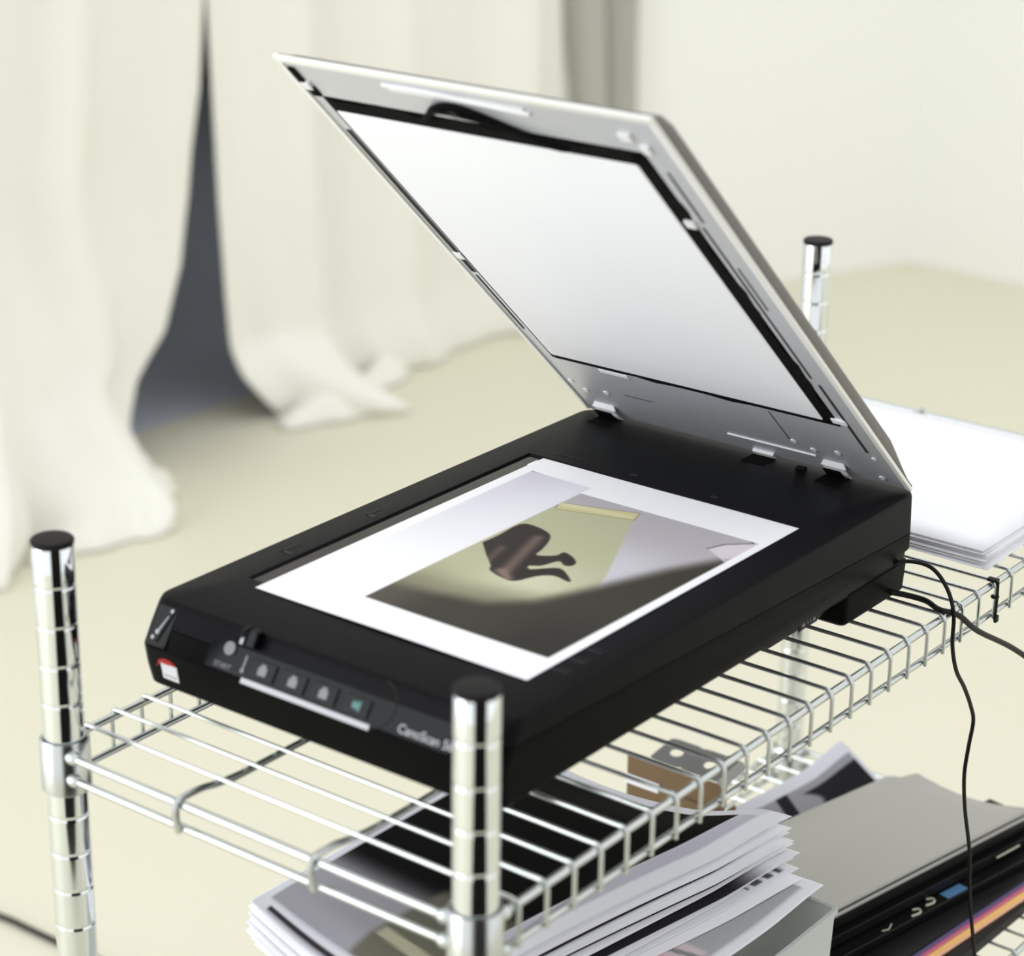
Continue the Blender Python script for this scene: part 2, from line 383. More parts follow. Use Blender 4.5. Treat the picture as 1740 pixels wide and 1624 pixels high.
# alignment ticks and moulded marks on the bezel
for x0, x1, y0, y1 in ((419, 424.5, 193, 199), (419, 424.5, 126, 132)):
    bm = bmesh.new(); box(bm, x0+4, x1+3, y0, y1, 80.7, 81.15, bev=.1); tag(link_bm('alignment_mark', bm, M_button, sc), None, None)
bm = bmesh.new(); box(bm, 168, 171, 285, 293, 80.7, 81.0); box(bm, 168, 186, 292, 293.4, 80.7, 81.0); box(bm, 250, 253, 285, 292, 80.7, 81); box(bm, 250, 264, 291, 292.2, 80.7, 81)
for i in range(9): box(bm, 425.5+1.2*(i % 2), 428, 262-3.0*i, 263.6-3.0*i, 80.7, 81.0)
for i in range(3): box(bm, 440, 441, 262-9*i, 266-9*i, 80.7, 81.0)
tag(link_bm('bezel_marks', bm, M_button, sc), 'faint paper size marks moulded beside the glass', None, None, 'stuff')
bm = bmesh.new()
for k in range(3): box(bm, 136+k*17, 138+k*17, 42, 54, 80.7, 81.0); box(bm, 141+k*17, 142+k*17, 42, 51, 80.7, 81.0)
tag(link_bm('bezel_marks', bm, M_button, sc), None, None, None, 'stuff')
# hinge slots (dark pockets) at the back of the bed
for y0, y1 in ((270, 288), (75, 93)):
    bm = bmesh.new(); box(bm, 497, 519, y0, y1, 80.2, 81.0); link_bm('hinge_slot', bm, M_groove, sc)
bm = bmesh.new(); box(bm, 499, 517, 136, 155, 80.2, 80.98); link_bm('hinge_slot', bm, M_groove, sc)
bm = bmesh.new(); box(bm, 508, 513, 108, 115, 80.7, 82.6, bev=.4); link_bm('sensor_tab', bm, M_black, sc)
# underside: base block, rear foot block, power unit with sticker, rubber feet
bm = bmesh.new(); box(bm, 96, 432, 62, 272, 13, 28.4, bev=1.5); link_bm('base_block', bm, M_blackside, sc)
bm = bmesh.new()
loft(bm, [(440, 517, 32, 300, 6.4, 4), (437, 522, 29.8, 303, 9, 5), (436, 524.5, 29.2, 304.6, 29.6, 6)]); link_bm('rear_block', bm, M_blackside, sc, True)
bm = bmesh.new(); loft(bm, [(362, 434, 44, 120, 14, 3), (356, 436, 40, 120, 18.5, 3), (354, 436, 38, 120, 28.4, 3)]); link_bm('port_block', bm, M_black, sc, True)
bm = bmesh.new(); box(bm, 391, 414, 37.2, 38.2, 18.5, 28.0); o = link_bm('rating_sticker', bm, M_strap, sc); o['label'] = 'small grey sticker'
bm = bmesh.new()
for a, b in ((394, 397.5), (401, 401.8), (404.5, 405.3), (408, 411)): box(bm, a, b, 36.9, 37.2, 20.5, 26.5)
box(bm, 401, 405.3, 36.9, 37.2, 25.6, 26.5); link_bm('sticker_print', bm, M_icon, bpy.data.objects['rating_sticker'])
for x, y in ((102, 62), (102, 268), (480, 55), (480, 275)):
    bm = bmesh.new(); zt = 28.6 if x < 110 else 6.6
    lathe(bm, [(7.5, 5.7), (8, 6.2), (9, zt)], x, y, 24); link_bm('rubber_foot', bm, M_cap, sc, True)
# --- sloping control panel: panel frame (P0 on the edge with the top, runs down to the nose)
A0 = Vector((68.6, 0, 79.0)); A1 = Vector((52.6, 0, 54.5)); DN = (A1-A0).normalized(); NN = Vector((DN.z, 0, -DN.x)); NN = NN if NN.x < 0 else -NN
PL = (A1-A0).length
# real outward surface of the shell along the slope
def pan(p):     # (y, distance down the slope, height above it) -> world
    y, q, h = p; v = A0 + DN*q + NN*h; return (v.x, y, v.z)
bm = bmesh.new(); box(bm, 62, 250, 1.5, 27.5, .2, .9, T=pan, bev=.3); pnl = link_bm('control_panel', bm, M_gloss, sc)
pnl['label'] = 'glossy sloping control panel'
for (yc, mi) in ((205, M_icon), (181, M_icon), (157, M_icon), (132, M_teal)):
    bm = bmesh.new(); box(bm, yc-9.5, yc+9.5, 14, 25, .85, 2.0, T=pan, bev=.5); b = link_bm('button', bm, M_button, pnl)
    bm = bmesh.new()
    if mi is M_teal:
        for k in range(3): box(bm, yc-3+2.2*k, yc-1.6+2.2*k, 16.5+k*.4, 22.5-k*.5, 1.95, 2.15, T=pan)
        box(bm, yc-3, yc+3, 18.6, 20.2, 1.95, 2.2, T=pan)
    else:
        box(bm, yc-3.4, yc+3.4, 17.6, 22.8, 1.95, 2.15, T=pan, bev=.3); box(bm, yc-1.9, yc+1.9, 15.9, 17.8, 1.95, 2.15, T=pan)
    o = link_bm('button_icon', bm, mi, pnl)
    if mi is M_teal: o['label'] = 'teal button icon'
# round power button, its word, and the upright lever
bm = bmesh.new(); tube(bm, [pan((234.5, 13.5, .5)), pan((234.5, 13.5, 2.2))], 4.2, 20); o = link_bm('power_button', bm, M_icon, pnl); o['label'] = 'round grey button'
curve_text('lettering', 'START', 4.6, M_icon, pnl, pan((243, 26, .8)), (0, -1, 0), -DN)
bm = bmesh.new(); tube(bm, [pan((222.5, 7, .4)), pan((222.5, 8, 7.5)), pan((222.5, 1, 8.5)), pan((222.5, -3, 3.5))], 1.5, 8); box(bm, 213, 221, -2, 9, .4, 7.5, T=pan, bev=1.4); o = link_bm('lever', bm, M_gloss, pnl); o['label'] = 'small raised black lever'
bm = bmesh.new(); box(bm, 221.3, 223.6, 1, 9, 7.3, 8.9, T=pan, bev=.4); link_bm('lever_edge', bm, M_silver, pnl)
bm = bmesh.new(); box(bm, 219.6, 221, 14.0, 23, .85, 1.3, T=pan); tube(bm, [pan((220.3, 23.5, .9)), pan((220.3, 23.5, 1.5))], 1.5, 12); link_bm('level_mark', bm, M_icon, pnl)
# curved moulding round the right end of the buttons
bm = bmesh.new(); tube(bm, [pan((118-12*math.sin(a), 14.5-14.0*math.cos(a), 1.0)) for a in [i*math.pi/14 for i in range(15)]], .45, 6); link_bm('panel_moulding', bm, M_strap, pnl)
# silver line on the nose and the maker's words
NZ = Vector((-1, 0, .12)).normalized(); ND = Vector((-.12, 0, -1)).normalized(); N0 = Vector((52.9, 0, 53.6))
def nose(p): y, q, h = p; v = N0 + ND*q*.9 + NZ*h; return (v.x, y, v.z)
bm = bmesh.new(); box(bm, 119, 219, .2, 3.6, -.6, 1.2, T=pan if False else (lambda p: (A0+DN*(PL-2.2+p[1])+NN*(p[2])).to_tuple()[0:1]+(p[0],)+(A0+DN*(PL-2.2+p[1])+NN*(p[2])).to_tuple()[2:3]), bev=.3); o = link_bm('silver_line', bm, M_silver, sc); o['label'] = 'thin silver line under the buttons'
curve_text('lettering', 'CanoScan 5600F', 7.6, M_silver, sc, pan((100, 25.5, .9)), (0, -1, 0), -DN)
# glossy left end of the panel with chrome pins
bm = bmesh.new(); box(bm, 283, 299.5, 2, 28, .0, 1.2, T=pan, bev=.6); e = link_bm('panel_end', bm, M_gloss, sc)
bm = bmesh.new(); tube(bm, [pan((285, 3, 1.4)), pan((291, 25, 1.4))], .7, 8); link_bm('panel_highlight_strip', bm, M_gloss, e)
bm = bmesh.new()
tube(bm, [pan((288.6, 8, 1.2)), pan((292.4, 19, 1.6))], [.5, 1.0], 8); tube(bm, [pan((287, 4.6, 1.1)), pan((287, 4.6, 1.9))], 1.3, 10)
tube(bm, [pan((292.6, 19, 1.1)), pan((292.6, 19, 2.1))], 1.6, 10); tube(bm, [pan((295, 23, 1.1)), pan((295, 23, 1.9))], 1.3, 10)
o = link_bm('panel_pins', bm, M_silver, e, True)
# red and white badge on the nose
def nos(p):     # front nose face between z 53 and 30
    y, q, h = p; x = 52.2 + (53-(53-q))*.19 - h; return (x, y, 53-q)
bm = bmesh.new(); box(bm, 273.5, 287, 6.5, 17.5, .3, .9, T=nos, bev=.2); bd = link_bm('badge', bm, M_white, sc); bd['label'] = 'white and red badge'
bm = bmesh.new()
arc = [(282+9.5*math.cos(a), 10.5-7.5*math.sin(a)) for a in [math.radians(35+i*(190/14)-30) for i in range(15)]]
for (a, b), (a2, b2) in zip(arc, arc[1:]):
    ii = arc.index((a, b)); wd = 3.2*math.sin(math.pi*(ii+.7)/15.)+.5
    q = [nos((a, b, .5)), nos((a2, b2, .5)), nos((282+(a2-282)*(1-wd/9.5), 10.5+(b2-10.5)*(1-wd/7.5), .5)), nos((282+(a-282)*(1-wd/9.5), 10.5+(b-10.5)*(1-wd/7.5), .5))]
    bm.faces.new([bm.verts.new(V(k)) for k in q])
bmesh.ops.remove_doubles(bm, verts=bm.verts[:], dist=1e-6)
bmesh.ops.solidify(bm, geom=bm.faces[:], thickness=.0004)
link_bm('badge_arc', bm, M_red, bd)
curve_text('lettering', 'USB', 6.4, M_icon, bd, nos((285.6, 15.2, .95)), (0, -1, 0), (0, 0, 1))

# --- lid: local frame u (from hinge to free edge), y, w (outward)
LA = math.radians(43.14); LU = Vector((-math.cos(LA), 0, math.sin(LA))); LW = Vector((math.sin(LA), 0, math.cos(LA))); LO = Vector((522, 0, 80))
def lid(p): v = LO + LU*p[0] + LW*p[2]; return (v.x, p[1], v.z)
lidw = lambda full: (lambda a, b: min(full, .3 + max(0., (a-14))*full/46., .3 + max(0, (463.8-a))*full/14.))
bm = bmesh.new()
loft(bm, [(7, 463, 27.2, 302.8, .6, 4), (5.5, 464, 27, 303, 1.2, 4), (12, 462, 27.0, 303, lidw(6.5), 4), (16, 460, 28.5, 301.5, lidw(9.3), 4), (24, 452, 32, 298, lidw(9.9), 4)], T=lid, k=4, sub=30)
L_ = link_bm('lid', bm, M_lidgrey, sc, True); L_['label'] = 'grey outer shell of the open lid'
bm = bmesh.new()        # pale rim
def frame(bm, o, i, w0, w1, T, ro=3., ri=2., k=4):
    a = [(x, y) for x, y in rr(*o, ro, k)]; b = [(x, y) for x, y in rr(*i, ri, k)]; n = len(a)
    R = [[bm.verts.new(V(T((x, y, w)))) for x, y in q] for q, w in ((a, w0), (b, w0), (b, w1), (a, w1))]
    for q in range(4):
        A, B = R[q], R[(q+1) % 4]
        for j in range(n): bm.faces.new((A[j], A[(j+1) % n], B[(j+1) % n], B[j]))
box(bm, 6, 464.5, 26.8, 31, -2.4, .6, T=lid, bev=1.1); box(bm, 6, 464.5, 299.6, 303.2, -2.0, .6, T=lid, bev=.9); box(bm, 459, 464.7, 27, 303, -2.4, .6, T=lid, bev=1.1); rim = link_bm('lid_rim', bm, M_rim, L_, True); rim['label'] = 'pale rim of the lid'
bm = bmesh.new(); frame(bm, (4, 460, 30, 300), (88.5, 423.5, 51.5, 291.5), -.6, .2, lid, 1.5, 1.5); pl = link_bm('lid_plate', bm, M_plate, L_)
pl['label'] = 'silver inner plate of the lid'
bm = bmesh.new(); box(bm, 84, 430, 40, 299, .2, .6, T=lid); link_bm('lid_recess', bm, M_foam, L_)
bm = bmesh.new(); loft(bm, [(95.4, 408, 63.5, 288.5, .3, 2), (95, 408.4, 63, 289, -1.1, 2), (95.8, 407.6, 63.8, 288.2, -1.4, 2)], T=lid, k=3)
mt = link_bm('backing_mat', bm, M_mat, L_, True); mt['label'] = 'plain white backing mat under the lid'
bm = bmesh.new()    # ragged black foam along the two open sides
fo = []; 
for i in range(40):
    a = 92 + (421-92)*i/39.; fo.append((a, 52.5 + (3.2*math.sin(i*.55)+1.5*math.sin(i*1.7))*(.6 if 3 < i < 36 else 0)))
for (a, b), (a2, b2) in zip(fo, fo[1:]): bm.faces.new([bm.verts.new(V(lid(q))) for q in ((a, b, -.9), (a2, b2, -.9), (a2, 64, -.9), (a, 64, -.9))])
for i in range(30):
    y0 = 52 + 236*i/30.; y1 = 52+236*(i+1)/30.; h = lambda y: 421 + 2.*math.sin(y*.11)+1.2*math.sin(y*.31)
    bm.faces.new([bm.verts.new(V(lid(q))) for q in ((407, y0, -.9), (h(y0), y0, -.9), (h(y1), y1, -.9), (407, y1, -.9))])
    h2 = lambda y: 89.8 + 1.8*math.exp(-((y-215)/9)**2)-2.2*math.exp(-((y-205)/12)**2)-2.2*math.exp(-((y-140)/12)**2)
    bm.faces.new([bm.verts.new(V(lid(q))) for q in ((h2(y0), y0, -.9), (96, y0, -.9), (96, y1, -.9), (h2(y1), y1, -.9))])
bmesh.ops.remove_doubles(bm, verts=bm.verts[:], dist=1e-6); bmesh.ops.solidify(bm, geom=bm.faces[:], thickness=.0005)
link_bm('foam_edge', bm, M_foam, L_)
# curved black strap handle
bm = bmesh.new(); sp = smooth_path([(416, 214, -1.5), (425, 205, -3), (436, 194, -6), (441, 182, -8), (440, 170, -8), (434, 156, -6), (427, 142, -3.5), (418, 122, -1.5), (414, 108, -1.2)], 5)
for a, b in zip(sp, sp[1:]):
    for da in (0,):
        bm.faces.new([bm.verts.new(V(lid(q))) for q in ((a.x-3.8, a.y, a.z+1.5), (b.x-3.8, b.y, b.z+1.5), (b.x+2.2, b.y, b.z-1.), (a.x+2.2, a.y, a.z-1.))])
bmesh.ops.remove_doubles(bm, verts=bm.verts[:], dist=1e-6); bmesh.ops.solidify(bm, geom=bm.faces[:], thickness=.0016)
tube(bm, [lid(q) for q in [(p.x, p.y, -3.2) for p in sp]], [.8+2.0*math.sin(math.pi*i/(len(sp)-1))**.5 for i in range(len(sp))], 8)
link_bm('strap', bm, M_foam, L_)
bm = bmesh.new(); tube(bm, [lid(q) for q in smooth_path([(452, 224, -1.6), (452.5, 190, -1.6), (449, 150, -1.6), (447, 118, -1.6)], 4)], 1.5, 8)
box(bm, 446, 451.5, 121, 222, -1.9, -.5, T=lid, bev=.5); link_bm('latch_ridge', bm, M_plateedge, L_, True)
bm = bmesh.new(); box(bm, 437, 453, 294, 298.6, -2.2, -.4, T=lid, bev=.4); box(bm, 424, 434, 290, 297, -2.0, -.4, T=lid, bev=.4); link_bm('corner_foam', bm, M_foam, L_)
for a, b, y0, y1, w in ((432, 439, 291, 297.5, -2.9), (436, 443, 52, 60, -2.6), (425, 433, 44, 50, -2.6), (345, 352, 50.5, 57.5, -2.8), (96, 102, 44, 55, -2.0), (228, 236, 291, 298, -1.8)):
    bm = bmesh.new(); box(bm, a, b, y0, y1, w, -.4, T=lid, bev=.5); link_bm('locating_tab', bm, M_plateedge, L_)
bm = bmesh.new()        # long ribs and dark slots beside the mat
for a, b, y0, y1 in ((352, 405, 43.5, 45.0), (160, 345, 46.5, 48), (55, 152, 43.5, 45.5), (250, 300, 42.2, 43.2)): box(bm, a, b, y0, y1, -.95, -.55, T=lid)
box(bm, 130, 205, 294.4, 295.8, -.95, -.55, T=lid); box(bm, 210, 385, 292.5, 296.5, -.95, -.55, T=lid)
bm.free()
for a, b, y0, y1 in ((352, 405, 43.5, 45.0), (160, 345, 46.5, 48), (55, 152, 43.5, 45.5), (250, 300, 42.2, 43.2), (130, 205, 294.4, 295.8), (210, 385, 292.5, 296.5)):
    bm = bmesh.new(); box(bm, a, b, y0, y1, -.95, -.55, T=lid); link_bm('plate_slot', bm, M_strap, L_)
for nm, a, b, y0, y1 in (('plate_ridge', 24.4, 26.2, 96, 169), ('plate_label', 84.0, 88.8, 226, 251), ('hinge_stop', 4, 9, 137, 154.5)):
    bm = bmesh.new(); box(bm, a, b, y0, y1, -1.5 if a > 10 else -3., -.5, T=lid, bev=.3); link_bm(nm, bm, M_plateedge, L_)
for a, y in ((42.4, 107.4), (35.3, 94.3), (40.7, 73), (14.4, 47.5), (44.8, 265.8), (40.8, 286), (52, 294), (46.5, 42.5)):
    bm = bmesh.new(); tube(bm, [lid((a, y, -.4)), lid((a, y, -1.3))], 2.4 if y > 43 else 1.8, 14); link_bm('plate_stud', bm, M_plateedge, L_, True)
bm = bmesh.new()
box(bm, 44, 86, 109.6, 110.3, -.8, -.55, T=lid); box(bm, 49, 49.8, 223, 247, -.8, -.55, T=lid); tag(link_bm('plate_creases', bm, M_strap, L_), None, None, None, 'stuff')
for y0, y1 in ((271, 288), (75.5, 91.5)):       # bent metal hinge hooks
    bm = bmesh.new(); sec = [(22, -.6), (19, -3.6), (12, -4.6), (2, -3.4), (-2, -1.5)]
    for (a, w), (a2, w2) in zip(sec, sec[1:]): bm.faces.new([bm.verts.new(V(lid(q))) for q in ((a, y0, w), (a, y1, w), (a2, y1+2, w2), (a2, y0-2, w2))])
    bmesh.ops.remove_doubles(bm, verts=bm.verts[:], dist=1e-3*.6); bmesh.ops.solidify(bm, geom=bm.faces[:], thickness=.0012)
    o = link_bm('hinge_hook', bm, M_plateedge, L_); o['label'] = 'bright bent hinge hook'
    bm = bmesh.new(); box(bm, 4, 16, y0+3.5, y1+1, -5.5, -4.3, T=lid, bev=.3); link_bm('hinge_hook_gap', bm, M_groove, L_)

# ------------------------------------------------------------------ print lying on the glass
Z0 = 81.35
def pr_xy(s, t): x = 114.5 + 297.5*s; y = 265 - 211*t; return x, y
LEGS = [(261,201),(277,200.5),(302,201.5),(305,190),(300,176),(290,169),(276,164),(266,161),(273,151),(281,150),(278,141),(272,134),(266,133),(263.5,137),(267,144),(254,148),(249,154),(245,150),(256,140),(257,133),(247,120),(244,120),(246,132),(239,140),(224,146),(223,156),(228,169),(234,173),(245,185)]
LEGS = [(p.x, p.y) for p in smooth_path([(a, b, 0) for a, b in LEGS], 3)]
def print_ink(s, t):
    x, y = pr_xy(s, t); N = len(x); c = np.tile(np.array([252., 252, 255]), (N, 1))
    e = lambda poly, soft=.8: 1-sstep(-soft, soft, sdist(x, y, poly))
    # pale upper band of the print, fading into the paper
    m = e([(147, 203), (386, 204), (386, 256), (147, 256)])
    c = paint(c, (214, 211, 224), m*np.clip((x-190)/190, 0, 1)**1.1*(.55+.45*sstep(206, 256, y)))
    c = paint(c, (120, 116, 122), (1-sstep(.2, .7, np.abs(x-386)))*sstep(244, 256, y)*(y < 256))
    IM = [(147, 203), (373, 204), (372, 60), (146, 62.5)]
    im = e(IM, .6)
    base = np.tile(np.array([184., 180, 185]), (N, 1))
    base = paint(base, (208, 205, 212), sstep(345, 280, x)*sstep(60, 110, y))
    yc = 1-sstep(-1.2, 1.2, sdist(x, y, [(150, 204), (160, 204), (339, 204), (357, 149), (300, 122), (265, 106), (245, 100), (146, 110)]))
    ycol = np.tile(np.array([186., 187, 154]), (N, 1))
    ycol = paint(ycol, (212, 212, 184), np.exp(-((x-232)/32)**2-((y-138)/30)**2)*.95)
    ycol = paint(ycol, (150, 148, 120), sstep(235, 180, x)*sstep(165, 200, y)*.8)
    ycol = paint(ycol, (120, 116, 96), sstep(222, 186, x+.25*(y-150))*.75)
    base = base*(1-yc[:, None]) + ycol*yc[:, None]
    # roller tube along the top of the backdrop
    tb = 1-sstep(-.8, .8, sdist(x, y, [(350, 204), (368, 151), (355, 147), (339, 200)])); base = paint(base, (204, 198, 150), tb)
    tb = 1-sstep(-1.5, 1.5, sdist(x, y, [(352, 204), (361, 151), (357, 149), (345, 200)])); base = paint(base, (216, 211, 170), tb)
    tl = 1-sstep(.2, .8, np.abs(sdist(x, y, [(350, 206), (368, 151), (355, 147), (339, 200)]))); base = paint(base, (134, 118, 100), tl*.6)
    # dark foreground with a soft edge
    edge = sdist(x, y, [(140, 215), (172, 214), (178, 175), (186, 140), (206, 118), (246, 102), (299, 82), (350, 56), (374, 40), (140, 40)])
    dk = 1-sstep(-9, 9, edge); dcol = np.tile(np.array([58., 55, 47]), (N, 1))
    dcol = paint(dcol, (42, 39, 34), sstep(130, 80, y)*sstep(230, 160, x)*.9)
    dcol = paint(dcol, (104, 99, 90), sstep(160, 200, y)*.5)
    base = base*(1-dk[:, None]) + dcol*dk[:, None]
    # pale sheet and wire at the right
    pk = 1-sstep(-1, 1, sdist(x, y, [(344, 81), (357, 76), (370, 63), (374, 52), (341, 52), (329, 56)])); base = paint(base, (226, 216, 224), pk*.9)
    pk2 = 1-sstep(-1, 1, sdist(x, y, [(329, 56), (336, 64), (346, 56), (344, 52)])); base = paint(base, (176, 164, 164), pk2*.8)
    for a, b in (((344, 82), (357, 77)), ((357, 77), (370, 63)), ((370, 63), (374, 68))):
        A = np.array(a, float); B = np.array(b, float); ee = B-A; h = np.clip(((x-A[0])*ee[0]+(y-A[1])*ee[1])/(ee@ee), 0, 1)
        base = paint(base, (90, 56, 66), 1-sstep(.3, .9, np.hypot(x-A[0]-ee[0]*h, y-A[1]-ee[1]*h)))
    # dark stockinged legs in high heels
    sd = sdist(x, y, LEGS); lg = 1-sstep(-.8, .8, sd)
    lc = np.tile(np.array([44., 36, 34]), (N, 1))
    def ridge(a, b, wd, colr, k):
        nonlocal lc
        A = np.array(a, float); B = np.array(b, float); ee = B-A; h = np.clip(((x-A[0])*ee[0]+(y-A[1])*ee[1])/(ee@ee), 0, 1)
        lc = paint(lc, colr, k*(1-sstep(0, wd, np.hypot(x-A[0]-ee[0]*h, y-A[1]-ee[1]*h))))
    ridge((232, 160), (290, 178), 8, (112, 94, 88), .9); ridge((225, 153), (232, 163), 7, (142, 118, 112), .9); ridge((240, 180), (262, 186), 6, (104, 86, 80), .7); ridge((248, 158), (290, 168), 3, (40, 32, 30), .7)
    base = base*(1-lg[:, None]) + lc*lg[:, None]
    c = c*(1-im[:, None]) + base*im[:, None]
    return c
def print_fn(s, t):
    x, y = pr_xy(s, t)
    z = Z0 + .9*sstep(.12, 0, s)*np.sin(t*3.0)**2 + .25*np.sin(s*5)*np.sin(t*4)**2
    x = x + 1.2*np.sin(t*math.pi)*(1-s)*-1
    return x, y, z
tag(grid('photo_print', print_fn, 520, 370, M_print, ink=print_ink, thick=.16), 'large photo print of stockinged legs in heels, lying on the scanner glass', 'photo')
# a second plain sheet peeping out below the print at the far left corner
tag(grid('paper_sheet', lambda s, t: (395 + 12*s, 262 + 5*t, 80.95+0*s), 4, 4, M_paper, thick=.1), 'sliver of a white sheet under the far left corner of the photo print', 'paper')

# ------------------------------------------------------------------ blank paper stack at the far end of the top shelf
random.seed(3)
NS = 12; PT = 19.0
for i in range(NS):
    zc = 5.9 + (PT-5.9)*i/(NS-1)
    k = 1 - i/(NS-1)
    dx = random.uniform(-2.5, 2.5) + 4*k*random.random(); dy = random.uniform(-2, 2) - 5*k*random.random(); rot = math.radians(random.uniform(-.7, .9))
    if i == NS-1: dx = dy = 0; rot = 0
    def fn(s, t, dx=dx, dy=dy, rot=rot, zc=zc, k=k):
        X = 238*s; Y = 297*t; c_, s_ = math.cos(rot), math.sin(rot)
        sag = -.7*k*np.exp(-((s)**2+(t)**2)/.02)
        return 593+dx+X*c_-Y*s_, 6+dy+X*s_+Y*c_, zc+sag
    o = grid('paper_sheet', fn, 10, 12, M_paper, thick=.55)
    if i == NS-1: tag(o, 'topmost blank white sheet of the stack behind the scanner', 'paper', 'blank sheets stacked behind the scanner')
    else: tag(o, 'blank white sheet lower in the stack behind the scanner', 'paper', 'blank sheets stacked behind the scanner')

# ------------------------------------------------------------------ scanner cables
bm = bmesh.new(); tube(bm, smooth_path([(480, 60, 20), (500, 34, 30), (512, 24, 33), (521, 10, 29), (519, -4, 18), (512, -14, 4), (510, -16, -18), (518, -16.5, -40), (534, -16.5, -60), (548, -16, -80), (554, -16, -94), (550, -16, -112), (547, -16, -134), (553, -16, -164), (567, -16, -205), (574, -16, -244), (582, -18, -284), (589, -19, -312), (597, -20, -360), (600, -20, -440)]), 1.5, 8)
tag(link_bm('cable', bm, M_cable, smooth=True), 'thin black cable looping over the shelf rail and hanging straight down', 'cable')
bm = bmesh.new(); tube(bm, smooth_path([(470, 90, 13), (500, 40, 11), (509, 10, 9.5), (505, -6, 7.5), (520, -14, 0), (546, -17, -20), (597, -20, -50), (640, -24, -80), (700, -30, -125), (760, -30, -190)]), 2.1, 10)
tag(link_bm('cable', bm, M_cable, smooth=True), 'thick black power cable running over the rail to the right edge', 'cable')

# ================================================================== LOWER SHELF CONTENTS
ZB = -355+5.7
# frosted tray
tray = thing('plastic_tray', 'frosted translucent plastic tray full of loose prints on the lower shelf', 'tray')
bm = bmesh.new()
loft(bm, [(154, 424, 20, 296, ZB, 5), (150, 429, 15, 300, -200, 5), (152, 427, 17, 298, -200, 4), (156, 422, 22, 294, ZB+2, 4)], cap0=True, cap1=True)
link_bm('tray_body', bm, M_frost, tray, True)
bm = bmesh.new(); frame(bm, (148.6, 430.4, 13.6, 301.4), (150.2, 428.8, 15.2, 299.8), -203, -199.6, ident, 5, 4.5); link_bm('tray_lip', bm, M_frost, tray, True)
# loose prints
def quad(cs, zf):
    (x0, y0), (x1, y1), (x2, y2), (x3, y3) = cs      # front-left, front-right, back-right, back-left
    def f(s, t):
        X = (x0*(1-s)+x1*s)*(1-t) + (x3*(1-s)+x2*s)*t; Y = (y0*(1-s)+y1*s)*(1-t) + (y3*(1-s)+y2*s)*t
        return X, Y, zf(s, t)
    return f
random.seed(11); NP = 17
base_c = [(105, 131), (455, 71), (440, 300), (140, 303)]
def jit(c, dx, dy, rot):
    cx = sum(p[0] for p in c)/4; cy = sum(p[1] for p in c)/4; a = math.radians(rot)
    return [(cx+dx+(x-cx)*math.cos(a)-(y-cy)*math.sin(a), cy+dy+(x-cx)*math.sin(a)+(y-cy)*math.cos(a)) for x, y in c]
def bottom_ink(s, t):
    c = np.tile(np.array([248., 248, 252]), (len(s), 1))
    m = sstep(.05, .055, s)*sstep(.965, .96, s)*sstep(.035, .04, t)*sstep(.95, .94, t)
    c = paint(c, (186, 186, 190), m)
    pk = m*sstep(.62, .615, s)*sstep(.05, .06, t); c = paint(c, (232, 214, 218), pk)
    for k in range(5): c = paint(c, ((150, 150, 152), (236, 200, 204), (190, 186, 188), (240, 226, 228), (120, 118, 120))[k], pk*(1-sstep(.006, .012, np.abs(s-(.60-.035*k-.2*t)))))
    return c
def top_ink(s, t):
    c = np.tile(np.array([232., 232, 240]), (len(s), 1))
    m = sstep(.045, .05, s)*sstep(.965, .96, s)*sstep(.14, .145, t)*sstep(.965, .96, t)
    img = np.tile(np.array([16., 15, 15]), (len(s), 1))
    g = sstep(.34, .22, s); img = img*(1-g[:, None]) + np.array([166., 164, 172])*g[:, None]
    br = (1-sstep(-.03, .02, t-.50))*sstep(.04, .06, s)*sstep(.36, .30, s); img = paint(img, (112, 110, 96), br*.95)
    rl = (1-sstep(.012, .02, np.abs(s-.115-.04*t)))*sstep(.5, .46, t); img = paint(img, (190, 186, 160), rl)
    c = c*(1-m[:, None]) + img*m[:, None]
    c = paint(c, (250, 250, 255), sstep(.075, .07, t)*(s > .04)); c = paint(c, (208, 206, 218), sstep(.075, .08, t)*sstep(.14, .135, t)*sstep(.965, .96, s)*(s > .04))
    st = sstep(.012, .016, s)*sstep(.034, .030, s)*sstep(.05, .06, t)*sstep(.93, .92, t); c = paint(c, (66, 62, 66), st)
    return c
def gap_shade_ink(s, t):  # shade in the gaps between sheets, painted along the front edge
    c = np.tile(np.array([240., 240, 246]), (len(s), 1)); return paint(c, (46, 44, 48), sstep(.93, .80, s)*sstep(.18, .35, s)*sstep(.06, .05, t))
def strip_ink(s, t):
    c = np.tile(np.array([244., 244, 249]), (len(s), 1))
    m = sstep(.86, .862, s)*sstep(.975, .97, s)*sstep(.02, .022, t)*sstep(.09, .088, t)*(np.sin(s*170) > -.3)
    return paint(c, (84, 84, 86), m*.9)
